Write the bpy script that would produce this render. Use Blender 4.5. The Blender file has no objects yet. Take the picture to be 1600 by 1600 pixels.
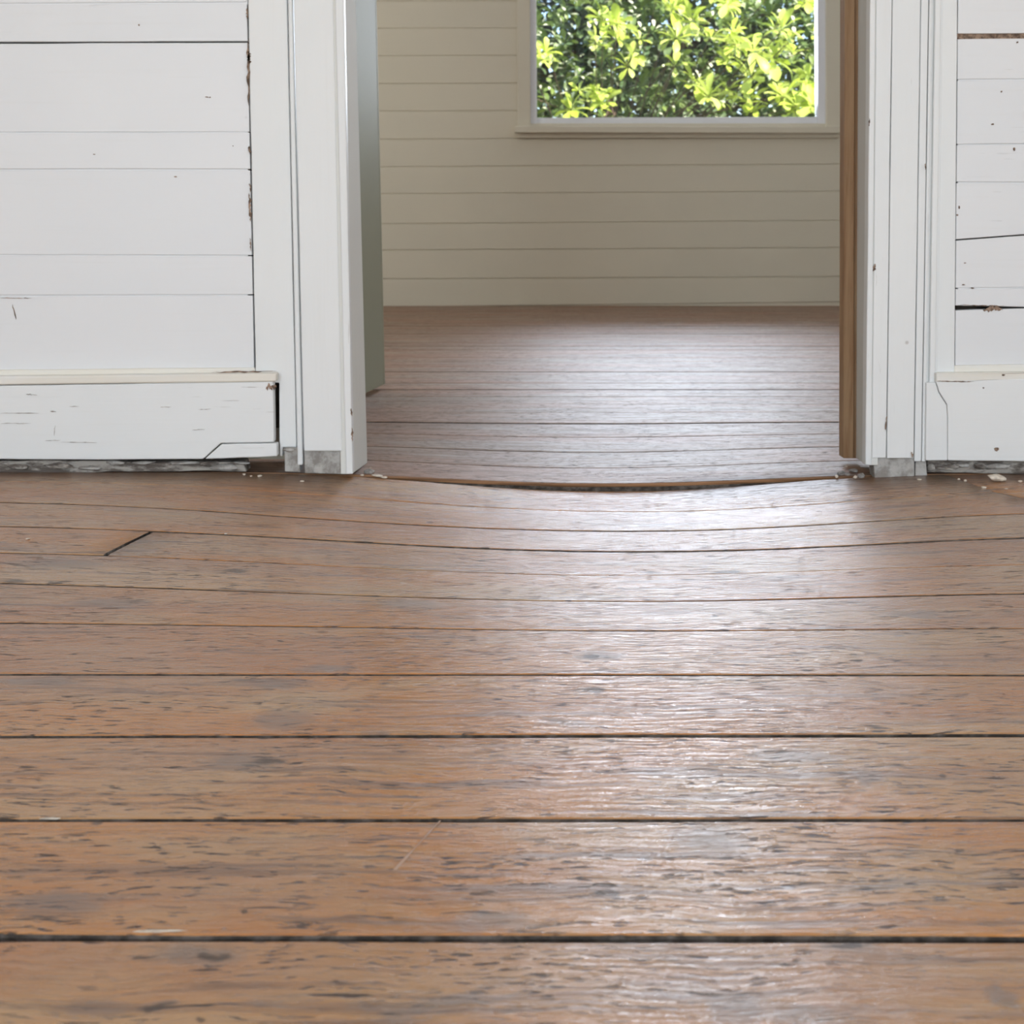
import bpy, bmesh, math, random
import numpy as np
from mathutils import Vector, Matrix
random.seed(7)
rng = np.random.default_rng(7)
SC = bpy.context.scene
COL = SC.collection

# ------------------------------------------------------------------ camera, sky, sun, lights, exposure
F_PX, CX, CY = 1850.0, 800.0, 538.0          # focal length and optical centre, for a 1600 px frame
TH = math.radians(5.5)                       # camera looks slightly down
H = 0.42                                     # lens height above the boards
cam = bpy.data.objects.new('camera', bpy.data.cameras.new('camera'))
COL.objects.link(cam)
cam.location = (0, 0, H)
cam.rotation_euler = (math.pi/2 - TH, 0, 0)
cam.data.sensor_width = 36.0
cam.data.lens = F_PX/1600*36
cam.data.shift_y = -(800-CY)/1600
cam.data.clip_start = 0.02
cam.data.dof.use_dof = True
cam.data.dof.focus_distance = 1.45
cam.data.dof.aperture_fstop = 13.0
SC.camera = cam

SC.view_settings.view_transform = 'Standard'
SC.view_settings.look = 'None'
SC.view_settings.exposure = 0.0
SC.view_settings.gamma = 1.0
SC.view_settings.use_curve_mapping = False

world = bpy.data.worlds.new('sky'); SC.world = world
world.use_nodes = True
_nt = world.node_tree
_sky = _nt.nodes.new('ShaderNodeTexSky')
_sky.sky_type = 'NISHITA'; _sky.sun_disc = False
_sky.sun_elevation = math.radians(52); _sky.sun_rotation = math.radians(150)
_bg = _nt.nodes['Background']
_nt.links.new(_sky.outputs[0], _bg.inputs[0])
_bg.inputs[1].default_value = 0.42

sun = bpy.data.objects.new('sun', bpy.data.lights.new('sun', 'SUN'))
COL.objects.link(sun)
sun.data.energy = 12.0; sun.data.angle = math.radians(0.6); sun.data.color = (1, .95, .85)
sun.rotation_euler = Vector((0.45, -0.55, 0.85)).to_track_quat('Z', 'Y').to_euler()

def area_light(name, loc, rot, sx, sy, power, color):
    l = bpy.data.lights.new(name, 'AREA'); l.shape = 'RECTANGLE'
    l.size = sx; l.size_y = sy; l.energy = power; l.color = color
    o = bpy.data.objects.new(name, l); COL.objects.link(o)
    o.location = loc; o.rotation_euler = rot
    return o
# unseen light from behind the camera: area lights invented for the rear doorways
area_light('unseen_rear_light', (-1.45, -2.56, 1.25), (math.pi/2, 0, 0), 1.2, 2.2, 46, (.87, .945, 1))
area_light('unseen_rear_light', (1.6, -2.56, 1.25), (math.pi/2, 0, 0), 1.2, 2.2, 46, (.87, .945, 1))
# daylight entering by the far window
area_light('window_daylight', (0.93, 6.70, 1.86), (-math.pi/2, 0, 0), 1.45, 1.5, 108, (.79, .87, 1))
# unseen fill light added on the far room's left wall, which has no window
area_light('far_room_fill', (-2.42, 4.7, 1.6), (0, -math.pi/2, 0), 1.3, 1.3, 24, (1, .98, .93))

# ------------------------------------------------------------------ pixel -> real plane helpers
_c, _s = math.cos(TH), math.sin(TH)
def ray(px, py):
    v = (CY-py)/F_PX
    return Vector(((px-CX)/F_PX, _c + v*_s, -_s + v*_c))
def onY(px, py, Y):
    d = ray(px, py); t = Y/d.y
    return Vector((d.x*t, Y, H + d.z*t))
def onZ(px, py, z=0.0):
    d = ray(px, py); t = (z-H)/d.z
    return Vector((d.x*t, d.y*t, z))

W = 2.04        # face of the door casing
WB = 2.062      # face of the boards
FARY = onZ(955, 478).y

# ------------------------------------------------------------------ node material kit
class NM:
    def __init__(s, name):
        s.m = bpy.data.materials.new(name); s.m.use_nodes = True
        s.t = s.m.node_tree; s.b = s.t.nodes['Principled BSDF']
        s.out = s.t.nodes['Material Output']
        tc = s.t.nodes.new('ShaderNodeTexCoord'); s.obj = tc.outputs['Object']
    def n(s, typ, **kw):
        x = s.t.nodes.new(typ)
        for k, v in kw.items(): setattr(x, k, v)
        return x
    def link(s, a, b):
        if isinstance(a, (int, float)): b.default_value = a
        elif isinstance(a, tuple): b.default_value = a if len(a) == len(b.default_value) else (*a, 1)
        else: s.t.links.new(a, b)
    def vmath(s, op, a, b=None):
        x = s.n('ShaderNodeVectorMath', operation=op); s.link(a, x.inputs[0])
        if b is not None: s.link(b, x.inputs[1])
        return x.outputs['Value'] if op in ('LENGTH', 'DOT_PRODUCT') else x.outputs[0]
    def math(s, op, a, b=None, c=None, clamp=False):
        x = s.n('ShaderNodeMath', operation=op); x.use_clamp = clamp
        s.link(a, x.inputs[0])
        if b is not None: s.link(b, x.inputs[1])
        if c is not None: s.link(c, x.inputs[2])
        return x.outputs[0]
    def noise(s, vec, scale=(1, 1, 1), detail=4, rough=.55, dist=0, sc=1.0):
        v = s.vmath('MULTIPLY', vec, tuple(map(float, scale)))
        x = s.n('ShaderNodeTexNoise'); s.link(v, x.inputs['Vector'])
        x.inputs['Scale'].default_value = sc; x.inputs['Detail'].default_value = detail
        x.inputs['Roughness'].default_value = rough; x.inputs['Distortion'].default_value = dist
        return x.outputs['Fac']
    def ramp(s, f, a, b, lo=0.0, hi=1.0):
        x = s.n('ShaderNodeMapRange', interpolation_type='SMOOTHSTEP')
        s.link(f, x.inputs[0]); x.inputs[1].default_value = a; x.inputs[2].default_value = b
        x.inputs[3].default_value = lo; x.inputs[4].default_value = hi
        return x.outputs[0]
    def mix(s, f, a, b):
        x = s.n('ShaderNodeMix', data_type='RGBA')
        s.link(f, x.inputs['Factor']); s.link(a, x.inputs['A']); s.link(b, x.inputs['B'])
        return x.outputs['Result']
    def bump(s, h, strength, dist=.001, prev=None):
        x = s.n('ShaderNodeBump'); x.inputs['Strength'].default_value = strength
        x.inputs['Distance'].default_value = dist; s.link(h, x.inputs['Height'])
        if prev is not None: s.link(prev, x.inputs['Normal'])
        return x.outputs[0]
    def spots(s, vec, lst):
        """soft elliptical marks at given places on the floor: (x, y, rx, ry)"""
        acc = None
        for (x, y, rx, ry) in lst:
            d = s.vmath('MULTIPLY', s.vmath('SUBTRACT', vec, (x, y, 0.0)), (1/rx, 1/ry, 0.0))
            m = s.ramp(s.vmath('LENGTH', d), 1.15, .35)
            acc = m if acc is None else s.math('MAXIMUM', acc, m)
        return acc
    def rnd(s):
        return s.n('ShaderNodeObjectInfo').outputs['Random']
    def setp(s, color=None, rough=None, normal=None, **kw):
        if color is not None: s.link(color, s.b.inputs['Base Color'])
        if rough is not None: s.link(rough, s.b.inputs['Roughness'])
        if normal is not None: s.link(normal, s.b.inputs['Normal'])
        for k, v in kw.items(): s.link(v, s.b.inputs[k])
        return s.m

def fspot(px, py, wpx, hpx):
    a = onZ(px, py); b = onZ(px+wpx/2, py); c = onZ(px, py-hpx/2)
    return (a.x, a.y, max(b.x-a.x, .002), max(c.y-a.y, .002))

def floor_material(name='varnished_floorboard', orange=(.50, .20, .040), worn=(.49, .278, .122), coat=.8, dull=0.0):
    k = NM(name)
    r = k.rnd()
    off = k.n('ShaderNodeCombineXYZ')
    k.link(k.math('MULTIPLY', r, 37.0), off.inputs[0]); k.link(k.math('MULTIPLY', r, 13.0), off.inputs[1])
    k.link(k.math('MULTIPLY', r, 5.0), off.inputs[2])
    p = k.obj
    v = k.vmath('ADD', p, off.outputs[0])
    wob = k.n('ShaderNodeTexNoise'); wob.inputs['Scale'].default_value = 9; wob.inputs['Detail'].default_value = 3
    k.link(v, wob.inputs['Vector'])
    wv = k.vmath('MULTIPLY', k.vmath('SUBTRACT', wob.outputs['Color'], (.5, .5, .5)), (.0, .022, .0))
    vg = k.vmath('ADD', v, wv)
    grain = k.noise(vg, (5, 95, 20), 6, .6)
    fine = k.noise(vg, (16, 330, 40), 4, .6)
    tone = k.noise(v, (1.6, 9, 2), 4, .55)
    patch = k.noise(v, (2.6, 7, 1), 5, .6, .4)
    dark = (.16, .075, .036)
    col = k.mix(k.ramp(patch, .40, .62), orange, worn)
    col = k.mix(k.ramp(tone, .56, .38, 0, .45), col, (.36, .135, .055))
    col = k.mix(k.ramp(grain, .50, .33, 0, .75), col, dark)
    col = k.mix(k.ramp(fine, .56, .74, 0, .35), col, (.56, .32, .18))
    # greyed weathered areas
    g = k.noise(v, (4.2, 15, 3), 5, .65, .8)
    col = k.mix(k.ramp(g, .60, .72, 0, .55), col, (.19, .15, .125))
    # short dark checks
    ck = k.noise(vg, (22, 210, 30), 3, .6)
    ckm = k.noise(v, (5, 14, 3), 3, .6)
    ck2 = k.noise(vg, (52, 330, 30), 3, .6, .2)
    ckm2 = k.noise(v, (7, 22, 3), 3, .6)
    chk = k.math('MAXIMUM', k.math('MULTIPLY', k.ramp(ck, .63, .69), k.ramp(ckm, .42, .54)),
                 k.math('MULTIPLY', k.ramp(ck2, .575, .635), k.ramp(ckm2, .38, .54, .2, 1)))
    col = k.mix(k.math('MULTIPLY', chk, .92), col, (.045, .026, .016))
    # nail heads and small round marks
    vo = k.n('ShaderNodeTexVoronoi'); vo.inputs['Scale'].default_value = 1.0
    k.link(k.vmath('MULTIPLY', v, (9.0, 16.0, 4.0)), vo.inputs['Vector'])
    nail = k.ramp(vo.outputs['Distance'], .075, .03)
    col = k.mix(k.math('MULTIPLY', nail, .6), col, (.09, .055, .035))
    # particular stains and knots of this floor
    dv = k.n('ShaderNodeTexNoise'); dv.inputs['Scale'].default_value = 42; dv.inputs['Detail'].default_value = 4
    k.link(p, dv.inputs['Vector'])
    ps = k.vmath('ADD', p, k.vmath('MULTIPLY', k.vmath('SUBTRACT', dv.outputs['Color'], (.5, .5, .5)), (.045, .022, 0.0)))
    grey = [(1150, 1578, 130, 62), (250, 1578, 80, 28), (300, 1490, 190, 44), (150, 1578, 110, 40), (90, 1415, 210, 50),
            (440, 1125, 130, 34), (380, 1190, 150, 34), (170, 940, 170, 22), (1110, 1310, 150, 56), (940, 1022, 90, 22),
            (590, 1148, 40, 20), (430, 1068, 110, 18), (60, 1065, 180, 18), (1360, 1215, 60, 28), (1330, 1480, 120, 24),
            (1440, 955, 120, 16), (1240, 1180, 160, 30), (500, 1045, 120, 14), (1570, 1560, 60, 50), (760, 1440, 180, 40),
            (520, 720, 130, 40), (90, 880, 200, 20), (1230, 885, 120, 14), (640, 930, 120, 26)]
    knots = [(385, 1421, 36, 12), (245, 1580, 60, 18), (315, 1592, 40, 10), (1325, 1481, 40, 12), (1140, 870, 66, 9), (1020, 867, 36, 6),
             (950, 1400, 46, 16), (928, 1080, 34, 14), (1476, 1214, 12, 9), (930, 1024, 60, 10), (420, 1190, 60, 14),
             (20, 907, 66, 8), (90, 908, 34, 5), (150, 1290, 36, 9), (455, 1288, 40, 8), (1110, 950, 22, 5), (1120, 1365, 14, 14),
             (370, 883, 50, 6), (380, 920, 40, 5), (340, 1492, 36, 12), (1280, 1150, 40, 8)]
    gm = k.math('MULTIPLY', k.spots(ps, [fspot(*a) for a in grey]), k.ramp(grain, .30, .56, .35, 1))
    km = k.spots(ps, [fspot(*a) for a in knots])
    col = k.mix(k.math('MULTIPLY', gm, .62), col, (.155, .125, .11))
    col = k.mix(k.math('MULTIPLY', km, .75), col, (.055, .038, .028))
    # dirt trodden in along the foot of the doorway wall
    sx = k.n('ShaderNodeSeparateXYZ'); k.link(ps, sx.inputs[0])
    soil = k.math('MULTIPLY', k.ramp(sx.outputs[1], 1.93, 2.03), k.ramp(sx.outputs[1], 2.15, 2.06))
    soil = k.math('MULTIPLY', soil, k.ramp(k.math('ABSOLUTE', sx.outputs[0]), .22, .36))
    col = k.mix(k.math('MULTIPLY', soil, .75), col, (.10, .055, .035))
    rough = k.ramp(grain, .3, .7, .31+dull, .17+dull)
    rough = k.math('ADD', rough, k.math('MULTIPLY', k.math('MAXIMUM', gm, soil), .12))
    rough = k.math('ADD', rough, k.math('MULTIPLY', chk, .3))
    # raised grain and crazed varnish
    h1 = k.noise(vg, (22, 230, 30), 5, .66, .35)
    h2 = k.noise(vg, (8, 60, 10), 3, .55)
    big = k.noise(v, (3, 12, 2), 2, .5)
    nrm = k.bump(big, .12, .004)
    nrm = k.bump(h2, .5, .0011, nrm)
    nrm = k.bump(k.math('SUBTRACT', h1, k.math('MULTIPLY', chk, .5)), 1.0, .0019, nrm)
    return k.setp(col, rough, nrm, **{'IOR': 1.5, 'Coat Weight': k.math('MULTIPLY', k.math('SUBTRACT', 1.0, k.math('MULTIPLY', k.math('MAXIMUM', chk, km), .85)), coat), 'Coat Roughness': k.ramp(grain, .3, .7, .24+dull, .13+dull), 'Coat IOR': 1.5, 'Coat Normal': nrm})

def paint_material(name, base=(.80, .80, .785), axis='x', crack=.5, chip=.3, rough=.42, warm=0.0, grain=.25):
    k = NM(name)
    r = k.rnd()
    off = k.n('ShaderNodeCombineXYZ')
    for i, q in enumerate((31., 17., 23.)): k.link(k.math('MULTIPLY', r, q), off.inputs[i])
    v = k.vmath('ADD', k.obj, off.outputs[0])
    st = (4, 60, 120) if axis == 'x' else (120, 60, 4)
    st2 = (14, 60, 260) if axis == 'x' else (260, 60, 14)
    streak = k.noise(v, st, 4, .55)
    low = k.noise(v, (2, 2, 2), 3)
    col = k.mix(k.ramp(low, .35, .65, 0, .6), base, tuple(c*q for c, q in zip(base, (.955, .965, .975))))
    col = k.mix(k.math('MULTIPLY', k.ramp(streak, .55, .75), .25), col, tuple(c*q for c, q in zip(base, (.93, .925, .90))))
    if warm: col = k.mix(k.math('MULTIPLY', k.ramp(k.noise(v, (3, 3, 20), 3), .4, .6), warm), col, (.78, .70, .55))
    cm = k.ramp(k.noise(v, (1.8, 1.8, 1.8), 3, .6), .52, .68)
    cr = k.math('MULTIPLY', k.ramp(k.noise(v, st2, 3, .55), .665, .73), cm)
    col = k.mix(k.math('MULTIPLY', cr, crack), col, (.26, .235, .20))
    vo = k.n('ShaderNodeTexVoronoi'); vo.inputs['Scale'].default_value = 9.0
    k.link(v, vo.inputs['Vector'])
    wn = k.n('ShaderNodeTexWhiteNoise'); k.link(vo.outputs['Color'], wn.inputs['Vector'])
    dots = k.math('MULTIPLY', k.ramp(vo.outputs['Distance'], .045, .022), k.math('GREATER_THAN', wn.outputs['Value'], .72))
    col = k.mix(k.math('MULTIPLY', dots, chip), col, (.22, .19, .16))
    nrm = k.bump(streak, grain, .0008)
    nrm = k.bump(k.math('SUBTRACT', 1.0, cr), .5*crack, .0006, nrm)
    return k.setp(col, rough, nrm)

def simple_material(name, a, b, scale=(20, 20, 20), rough=.8, bump=.5, dist=.002, lo=.38, hi=.62):
    k = NM(name)
    f = k.noise(k.obj, scale, 6, .65)
    return k.setp(k.mix(k.ramp(f, lo, hi), a, b), rough, k.bump(f, bump, dist))

M = {}
M['floor'] = floor_material()
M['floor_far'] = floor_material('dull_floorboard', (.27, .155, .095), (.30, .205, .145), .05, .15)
M['board'] = paint_material('white_board_paint', (.765, .77, .775), 'x', .25, .22, grain=.12)
M['skirting'] = paint_material('cracked_skirting_paint', (.80, .81, .80), 'x', .75, .35, grain=.35)
M['cap'] = paint_material('yellowed_cap_paint', (.80, .785, .74), 'x', .3, .4, warm=.4)
M['casing'] = paint_material('white_casing_paint', (.80, .81, .80), 'z', .5, .45, grain=.3)
M['far'] = paint_material('cream_board_paint', (.72, .665, .54), 'x', .0, .0, rough=.5, grain=.08)
M['sash'] = paint_material('white_sash_paint', (.87, .88, .92), 'x', .0, .0, grain=.1)
M['room'] = paint_material('room_paint', (.80, .79, .77), 'x', .0, .0)
M['door'] = paint_material('grey_door_paint', (.31, .305, .225), 'z', .0, .1, rough=.5, grain=.1)
M['door'].node_tree.nodes['Principled BSDF'].inputs['Specular IOR Level'].default_value = .06
M['jamb'] = paint_material('flat_jamb_paint', (.72, .72, .68), 'z', .4, .3, rough=.7)
M['jamb'].node_tree.nodes['Principled BSDF'].inputs['Specular IOR Level'].default_value = .08
M['casing'].node_tree.nodes['Principled BSDF'].inputs['Specular IOR Level'].default_value = .25
M['raw'] = simple_material('raw_timber', (.30, .165, .08), (.42, .27, .15), (60, 60, 3), .6, .4)
M['peel'] = simple_material('exposed_wood', (.10, .065, .045), (.36, .25, .18), (90, 90, 90), .9, .6, .001)
M['crack'] = simple_material('paint_crack', (.30, .27, .24), (.60, .58, .54), (120, 120, 120), .8, .3)
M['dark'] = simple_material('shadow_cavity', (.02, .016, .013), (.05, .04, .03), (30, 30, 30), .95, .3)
M['mortar'] = simple_material('grey_mortar', (.27, .25, .225), (.47, .455, .43), (45, 45, 45), .9, .8, .003)
M['plate'] = simple_material('dirty_plate', (.12, .10, .085), (.40, .37, .33), (26, 60, 90), .9, .9, .004, .42, .6)
M['chip'] = simple_material('paint_chip', (.56, .48, .39), (.76, .68, .57), (160, 160, 160), .8, .6, .001)
M['rubble'] = simple_material('grey_rubble', (.20, .185, .17), (.40, .37, .34), (120, 120, 120), .9, .8, .002)
M['gap'] = simple_material('gap_dirt', (.035, .028, .022), (.17, .145, .125), (55, 110, 55), .95, .8, .002, .38, .72)
M['edge'] = simple_material('board_edge', (.16, .075, .03), (.36, .18, .08), (4, 90, 90), .6, .4)
M['bark'] = simple_material('bark', (.10, .065, .045), (.20, .14, .10), (12, 12, 4), .9, .8, .01)
M['soil'] = simple_material('garden_ground', (.06, .075, .03), (.14, .15, .06), (6, 6, 6), .95, .6, .02)

def leaf_material(name, a, b, trans, rough=.45):
    k = NM(name)
    g = k.n('ShaderNodeNewGeometry').outputs['Random Per Island']
    c = k.mix(k.math('FRACT', k.math('ADD', g, k.rnd())), a, b)
    k.setp(c, rough)
    tr = k.n('ShaderNodeBsdfTranslucent'); k.link(c, tr.inputs[0])
    ms = k.n('ShaderNodeMixShader'); ms.inputs[0].default_value = trans
    k.t.links.new(k.b.outputs[0], ms.inputs[1]); k.t.links.new(tr.outputs[0], ms.inputs[2])
    k.t.links.new(ms.outputs[0], k.out.inputs[0])
    return k.m
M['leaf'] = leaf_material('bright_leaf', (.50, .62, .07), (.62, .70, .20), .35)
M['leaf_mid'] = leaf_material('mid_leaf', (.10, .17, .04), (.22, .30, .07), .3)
M['leaf_glint'] = leaf_material('glint_leaf', (.80, .84, .55), (.85, .86, .70), .4)  # near-white colour paints in the bright dots among the leaves
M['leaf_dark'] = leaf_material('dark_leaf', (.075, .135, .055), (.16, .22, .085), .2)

def glass_material():
    k = NM('window_glass')
    tr = k.n('ShaderNodeBsdfTransparent'); gl = k.n('ShaderNodeBsdfGlossy'); gl.inputs['Roughness'].default_value = .02
    fr = k.n('ShaderNodeFresnel'); fr.inputs['IOR'].default_value = 1.45
    ms = k.n('ShaderNodeMixShader')
    k.t.links.new(fr.outputs[0], ms.inputs[0]); k.t.links.new(tr.outputs[0], ms.inputs[1]); k.t.links.new(gl.outputs[0], ms.inputs[2])
    k.t.links.new(ms.outputs[0], k.out.inputs[0])
    return k.m
M['glass'] = glass_material()

# ------------------------------------------------------------------ object kit
def mesh_obj(name, verts, faces, mat, parent=None, smooth=False):
    me = bpy.data.meshes.new(name)
    me.from_pydata([tuple(v) for v in verts], [], faces)
    if smooth: me.polygons.foreach_set('use_smooth', [True]*len(me.polygons))
    me.materials.append(mat)
    o = bpy.data.objects.new(name, me); COL.objects.link(o)
    if parent is not None: o.parent = parent
    return o
def empty(name, loc=(0, 0, 0), kind=None, label=None, cat=None, group=None):
    o = bpy.data.objects.new(name, None); COL.objects.link(o); o.location = loc
    o.empty_display_size = .1
    return tag(o, label, cat, group, kind)
def tag(o, label=None, cat=None, group=None, kind=None):
    if label: o['label'] = label
    if cat: o['category'] = cat
    if group: o['group'] = group
    if kind: o['kind'] = kind
    return o
def bevel(o, w=.0012, seg=2):
    m = o.modifiers.new('bevel', 'BEVEL'); m.width = w; m.segments = seg; m.limit_method = 'ANGLE'; m.use_clamp_overlap = True
    return o
def prism(name, front, depth, mat, parent=None, bw=.0012, jit=0.0, n=0, dirv=(0, 1, 0)):
    """extrude the polygon 'front' (3-D points, any order) by depth along dirv; jit/n roughen long edges"""
    pts = []
    L = len(front)
    for i in range(L):
        a, b = front[i], front[(i+1) % L]
        pts.append(Vector(a))
        ln = (b-a).length
        if n and ln > .08:
            m = min(n, int(ln/.03))
            nrm = Vector((-(b-a).z, 0, (b-a).x)).normalized()
            w = 0
            for j in range(1, m):
                w = .6*w + random.gauss(0, jit)
                pts.append(a.lerp(b, j/m) + nrm*w)
    d = Vector(dirv)*depth
    k = len(pts)
    verts = pts + [p + d for p in pts]
    faces = [list(range(k)), list(range(2*k-1, k-1, -1))]
    for i in range(k):
        j = (i+1) % k
        faces.append([i, k+i, k+j, j])
    me = bpy.data.meshes.new(name)
    bm = bmesh.new()
    bv = [bm.verts.new(v) for v in verts]
    for f in faces: bm.faces.new([bv[q] for q in f])
    bmesh.ops.recalc_face_normals(bm, faces=bm.faces)
    bm.to_mesh(me); bm.free()
    me.materials.append(mat)
    o = bpy.data.objects.new(name, me); COL.objects.link(o)
    if parent is not None: o.parent = parent
    if bw: bevel(o, bw)
    return o
def ppx(name, pts, Y, depth, mat, parent=None, **kw):
    return prism(name, [onY(x, y, Y) for x, y in pts], depth, mat, parent, **kw)
def box(name, x0, x1, y0, y1, z0, z1, mat, parent=None, bw=.002):
    return prism(name, [Vector((x0, y0, z0)), Vector((x1, y0, z0)), Vector((x1, y0, z1)), Vector((x0, y0, z1))], y1-y0, mat, parent, bw)

# ------------------------------------------------------------------ the floor: every board its own mesh, sagging at the doorway
XL, XR = -2.45, 2.65
XS = np.linspace(XL, XR, 171)
def smooth(a, w):
    k = np.ones(w)/w
    return np.convolve(np.pad(a, w//2, mode='edge'), k, mode='valid')
def trace(pts, Y0=None):
    """seam seen at pts: straight in plan between its ends, its height read along the line of sight"""
    if Y0 is None:
        a, b = onZ(*pts[0]), onZ(*pts[-1])
        sl = (b.y-a.y)/(b.x-a.x); ic = a.y - sl*a.x
        sl *= .8
    else: sl, ic = 0.0, Y0
    xs, zs = [], []
    for (px, py) in pts:
        d = ray(px, py); t = ic/(d.y - sl*d.x)
        xs.append(d.x*t); zs.append(H + d.z*t)
    z = np.interp(XS, xs, zs)
    z = smooth(smooth(z, 9), 9)
    return (lambda X, a=ic, b=sl: a + b*X), z
J = [  # seams of the near floor, from the lens towards the doorway
    [(0, 1463), (1600, 1467)],
    [(0, 1280), (1600, 1280)],
    [(0, 1150), (1600, 1148)],
    [(0, 1053.5), (800, 1054), (1600, 1054.5)],
    [(0, 973), (400, 977.5), (800, 985), (1100, 987), (1600, 981)],
    [(0, 909), (200, 917), (500, 928), (800, 939), (1050, 942), (1600, 925)],
    [(0, 862), (165, 866), (400, 877), (700, 893), (800, 897), (1000, 901), (1600, 879)],
    [(0, 821), (238, 828), (500, 842), (800, 861), (1160, 862), (1600, 836)],
    [(0, 784), (200, 789), (400, 804), (600, 818), (800, 829), (1100, 832), (1600, 799)],
    [(0, 752), (200, 753), (400, 764), (600, 782), (800, 797), (1080, 803), (1400, 778), (1530, 767), (1600, 764)],
]
seams = [trace(p) for p in J]
thr_near = trace([(0, 737), (480, 738), (590, 743), (700, 756), (800, 765), (950, 770), (1100, 766), (1300, 745), (1420, 741), (1600, 739)], W+.017)
step = .1378
near = []
y = seams[0][0](0)
ZERO = np.zeros_like(XS)
k = 1
while y - k*step > -2.75:
    near.insert(0, ((lambda X, a=y-k*step: a + 0*X), ZERO)); k += 1
near += seams + [thr_near]

def zat(tab, X): return float(np.interp(X, XS, tab))
def floor_height(X, Y):
    for (f0, z0), (f1, z1) in zip(near[:-1], near[1:]):
        a, b = f0(X), f1(X)
        if a <= Y <= b:
            q = (Y-a)/(b-a)
            return zat(z0, X)*(1-q) + zat(z1, X)*q
    return zat(thr_near[1], X) if Y > 1.9 and Y < 2.2 else 0.0
def floor_hit(px, py):
    z = 0.0
    for _ in range(12):
        p = onZ(px, py, z); z = .5*z + .5*floor_height(p.x, p.y)
    return Vector((p.x, p.y, floor_height(p.x, p.y)))

floor = empty('floor', kind='structure', label='wide worn varnished timber board floor with dark gaps running through the doorway', cat='floor')
def floorboard(s0, s1, gap, xl=(XL, XL), xr=(XR, XR), thick=.02, dz=0.0, mat=None, lip=None):
    (f0, z0), (f1, z1) = s0, s1
    n = max(4, int(70*(max(xr)-min(xl))/(XR-XL)))
    prof = [(0, -thick), (0, -.0026), (.0008, -.0009), (.0022, -.0002), (.010, 0), (.5, .0004), (-.010, 0), (-.0022, -.0002), (-.0008, -.0009), (0., -.0026), (0., -thick)]
    P = len(prof)
    verts, faces = [], []
    w0 = w1 = 0
    for i in range(n+1):
        u = i/n
        w0 = .85*w0 + random.gauss(0, .00032); w1 = .85*w1 + random.gauss(0, .00032)
        for q, (dy, h) in enumerate(prof):
            far = q > 5 or (q == 5)
            side = 0 if q < 5 else (1 if q > 5 else .5)
            X = (xl[0]*(1-u)+xr[0]*u)*(1-side) + (xl[1]*(1-u)+xr[1]*u)*side
            a, b = f0(X)+gap/2+w0, f1(X)-gap/2-w1
            Y = (a+b)/2 if side == .5 else (a+dy if side == 0 else b+dy)
            t = min(max((Y-f0(X))/(f1(X)-f0(X)), 0), 1)
            Z = zat(z0, X)*(1-t) + zat(z1, X)*t + h + dz
            verts.append((X, Y, Z))
    for i in range(n):
        for q in range(P-1):
            a = i*P+q
            faces.append((a, a+P, a+P+1, a+1))
        faces.append((i*P+P-1, (i+1)*P+P-1, (i+1)*P, i*P))
    faces.append(tuple(range(P-1, -1, -1))[::-1]); faces.append(tuple(n*P+q for q in range(P))[::-1])
    o = mesh_obj('floorboard', verts, faces, mat or M['floor'], floor, True)
    o.data.materials.append(M['gap'])
    for f, pg in enumerate(o.data.polygons):           # grimy edges in the seams
        if f >= n*P or f % P in (0, 1, P-3, P-2, P-1): pg.material_index = 1
        if lip and f < n*P and f % P in (0, 1): pg.material_index = 2
    for ed in o.data.edges:
        q0, q1 = ed.vertices[0] % P, ed.vertices[1] % P
        if q0 == q1 and q0 in (1, 2, 3, P-4, P-3, P-2): ed.use_edge_sharp = True
    if lip: o.data.materials.append(lip)
    bm = bmesh.new(); bm.from_mesh(o.data); bmesh.ops.recalc_face_normals(bm, faces=bm.faces); bm.to_mesh(o.data); bm.free()
    return o
nb = len(near)-1
gaps = {}
base = len(near) - 1 - len(J)         # index of board just nearer than seam J[0]
for i in range(nb):
    j = i - base                       # board between J[j] and J[j+1]
    g = .0046 if j <= 0 else (.0042 if j == 1 else (.003 if j < 4 else .0025))
    dz = random.uniform(-.0005, .0005)
    if j == 6:                         # split by the slanted butt joint on the left
        b = floor_hit(238, 829).x; a = floor_hit(168, 865).x
        floorboard(near[i], near[i+1], g, xr=(a-.0035, b-.0035), dz=dz)
        floorboard(near[i], near[i+1], g, xl=(a+.0025, b+.0025), dz=dz-.0006)
    elif j == 9:                       # cracked across at the right
        a = floor_hit(1552, 768).x; b = floor_hit(1492, 750).x
        floorboard(near[i], near[i+1], g*.6, xr=(a-.0012, b-.0012), dz=dz)
        floorboard(near[i], near[i+1], g*.6, xl=(a+.0012, b+.0012), dz=dz-.001)
    elif j == 8:
        a = floor_hit(1680, 796).x; b = floor_hit(1556, 769).x
        floorboard(near[i], near[i+1], g, xr=(a-.0012, b-.0012), dz=dz)
        floorboard(near[i], near[i+1], g, xl=(a+.0012, b+.0012), dz=dz-.001)
    else:
        floorboard(near[i], near[i+1], g, dz=dz)
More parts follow.
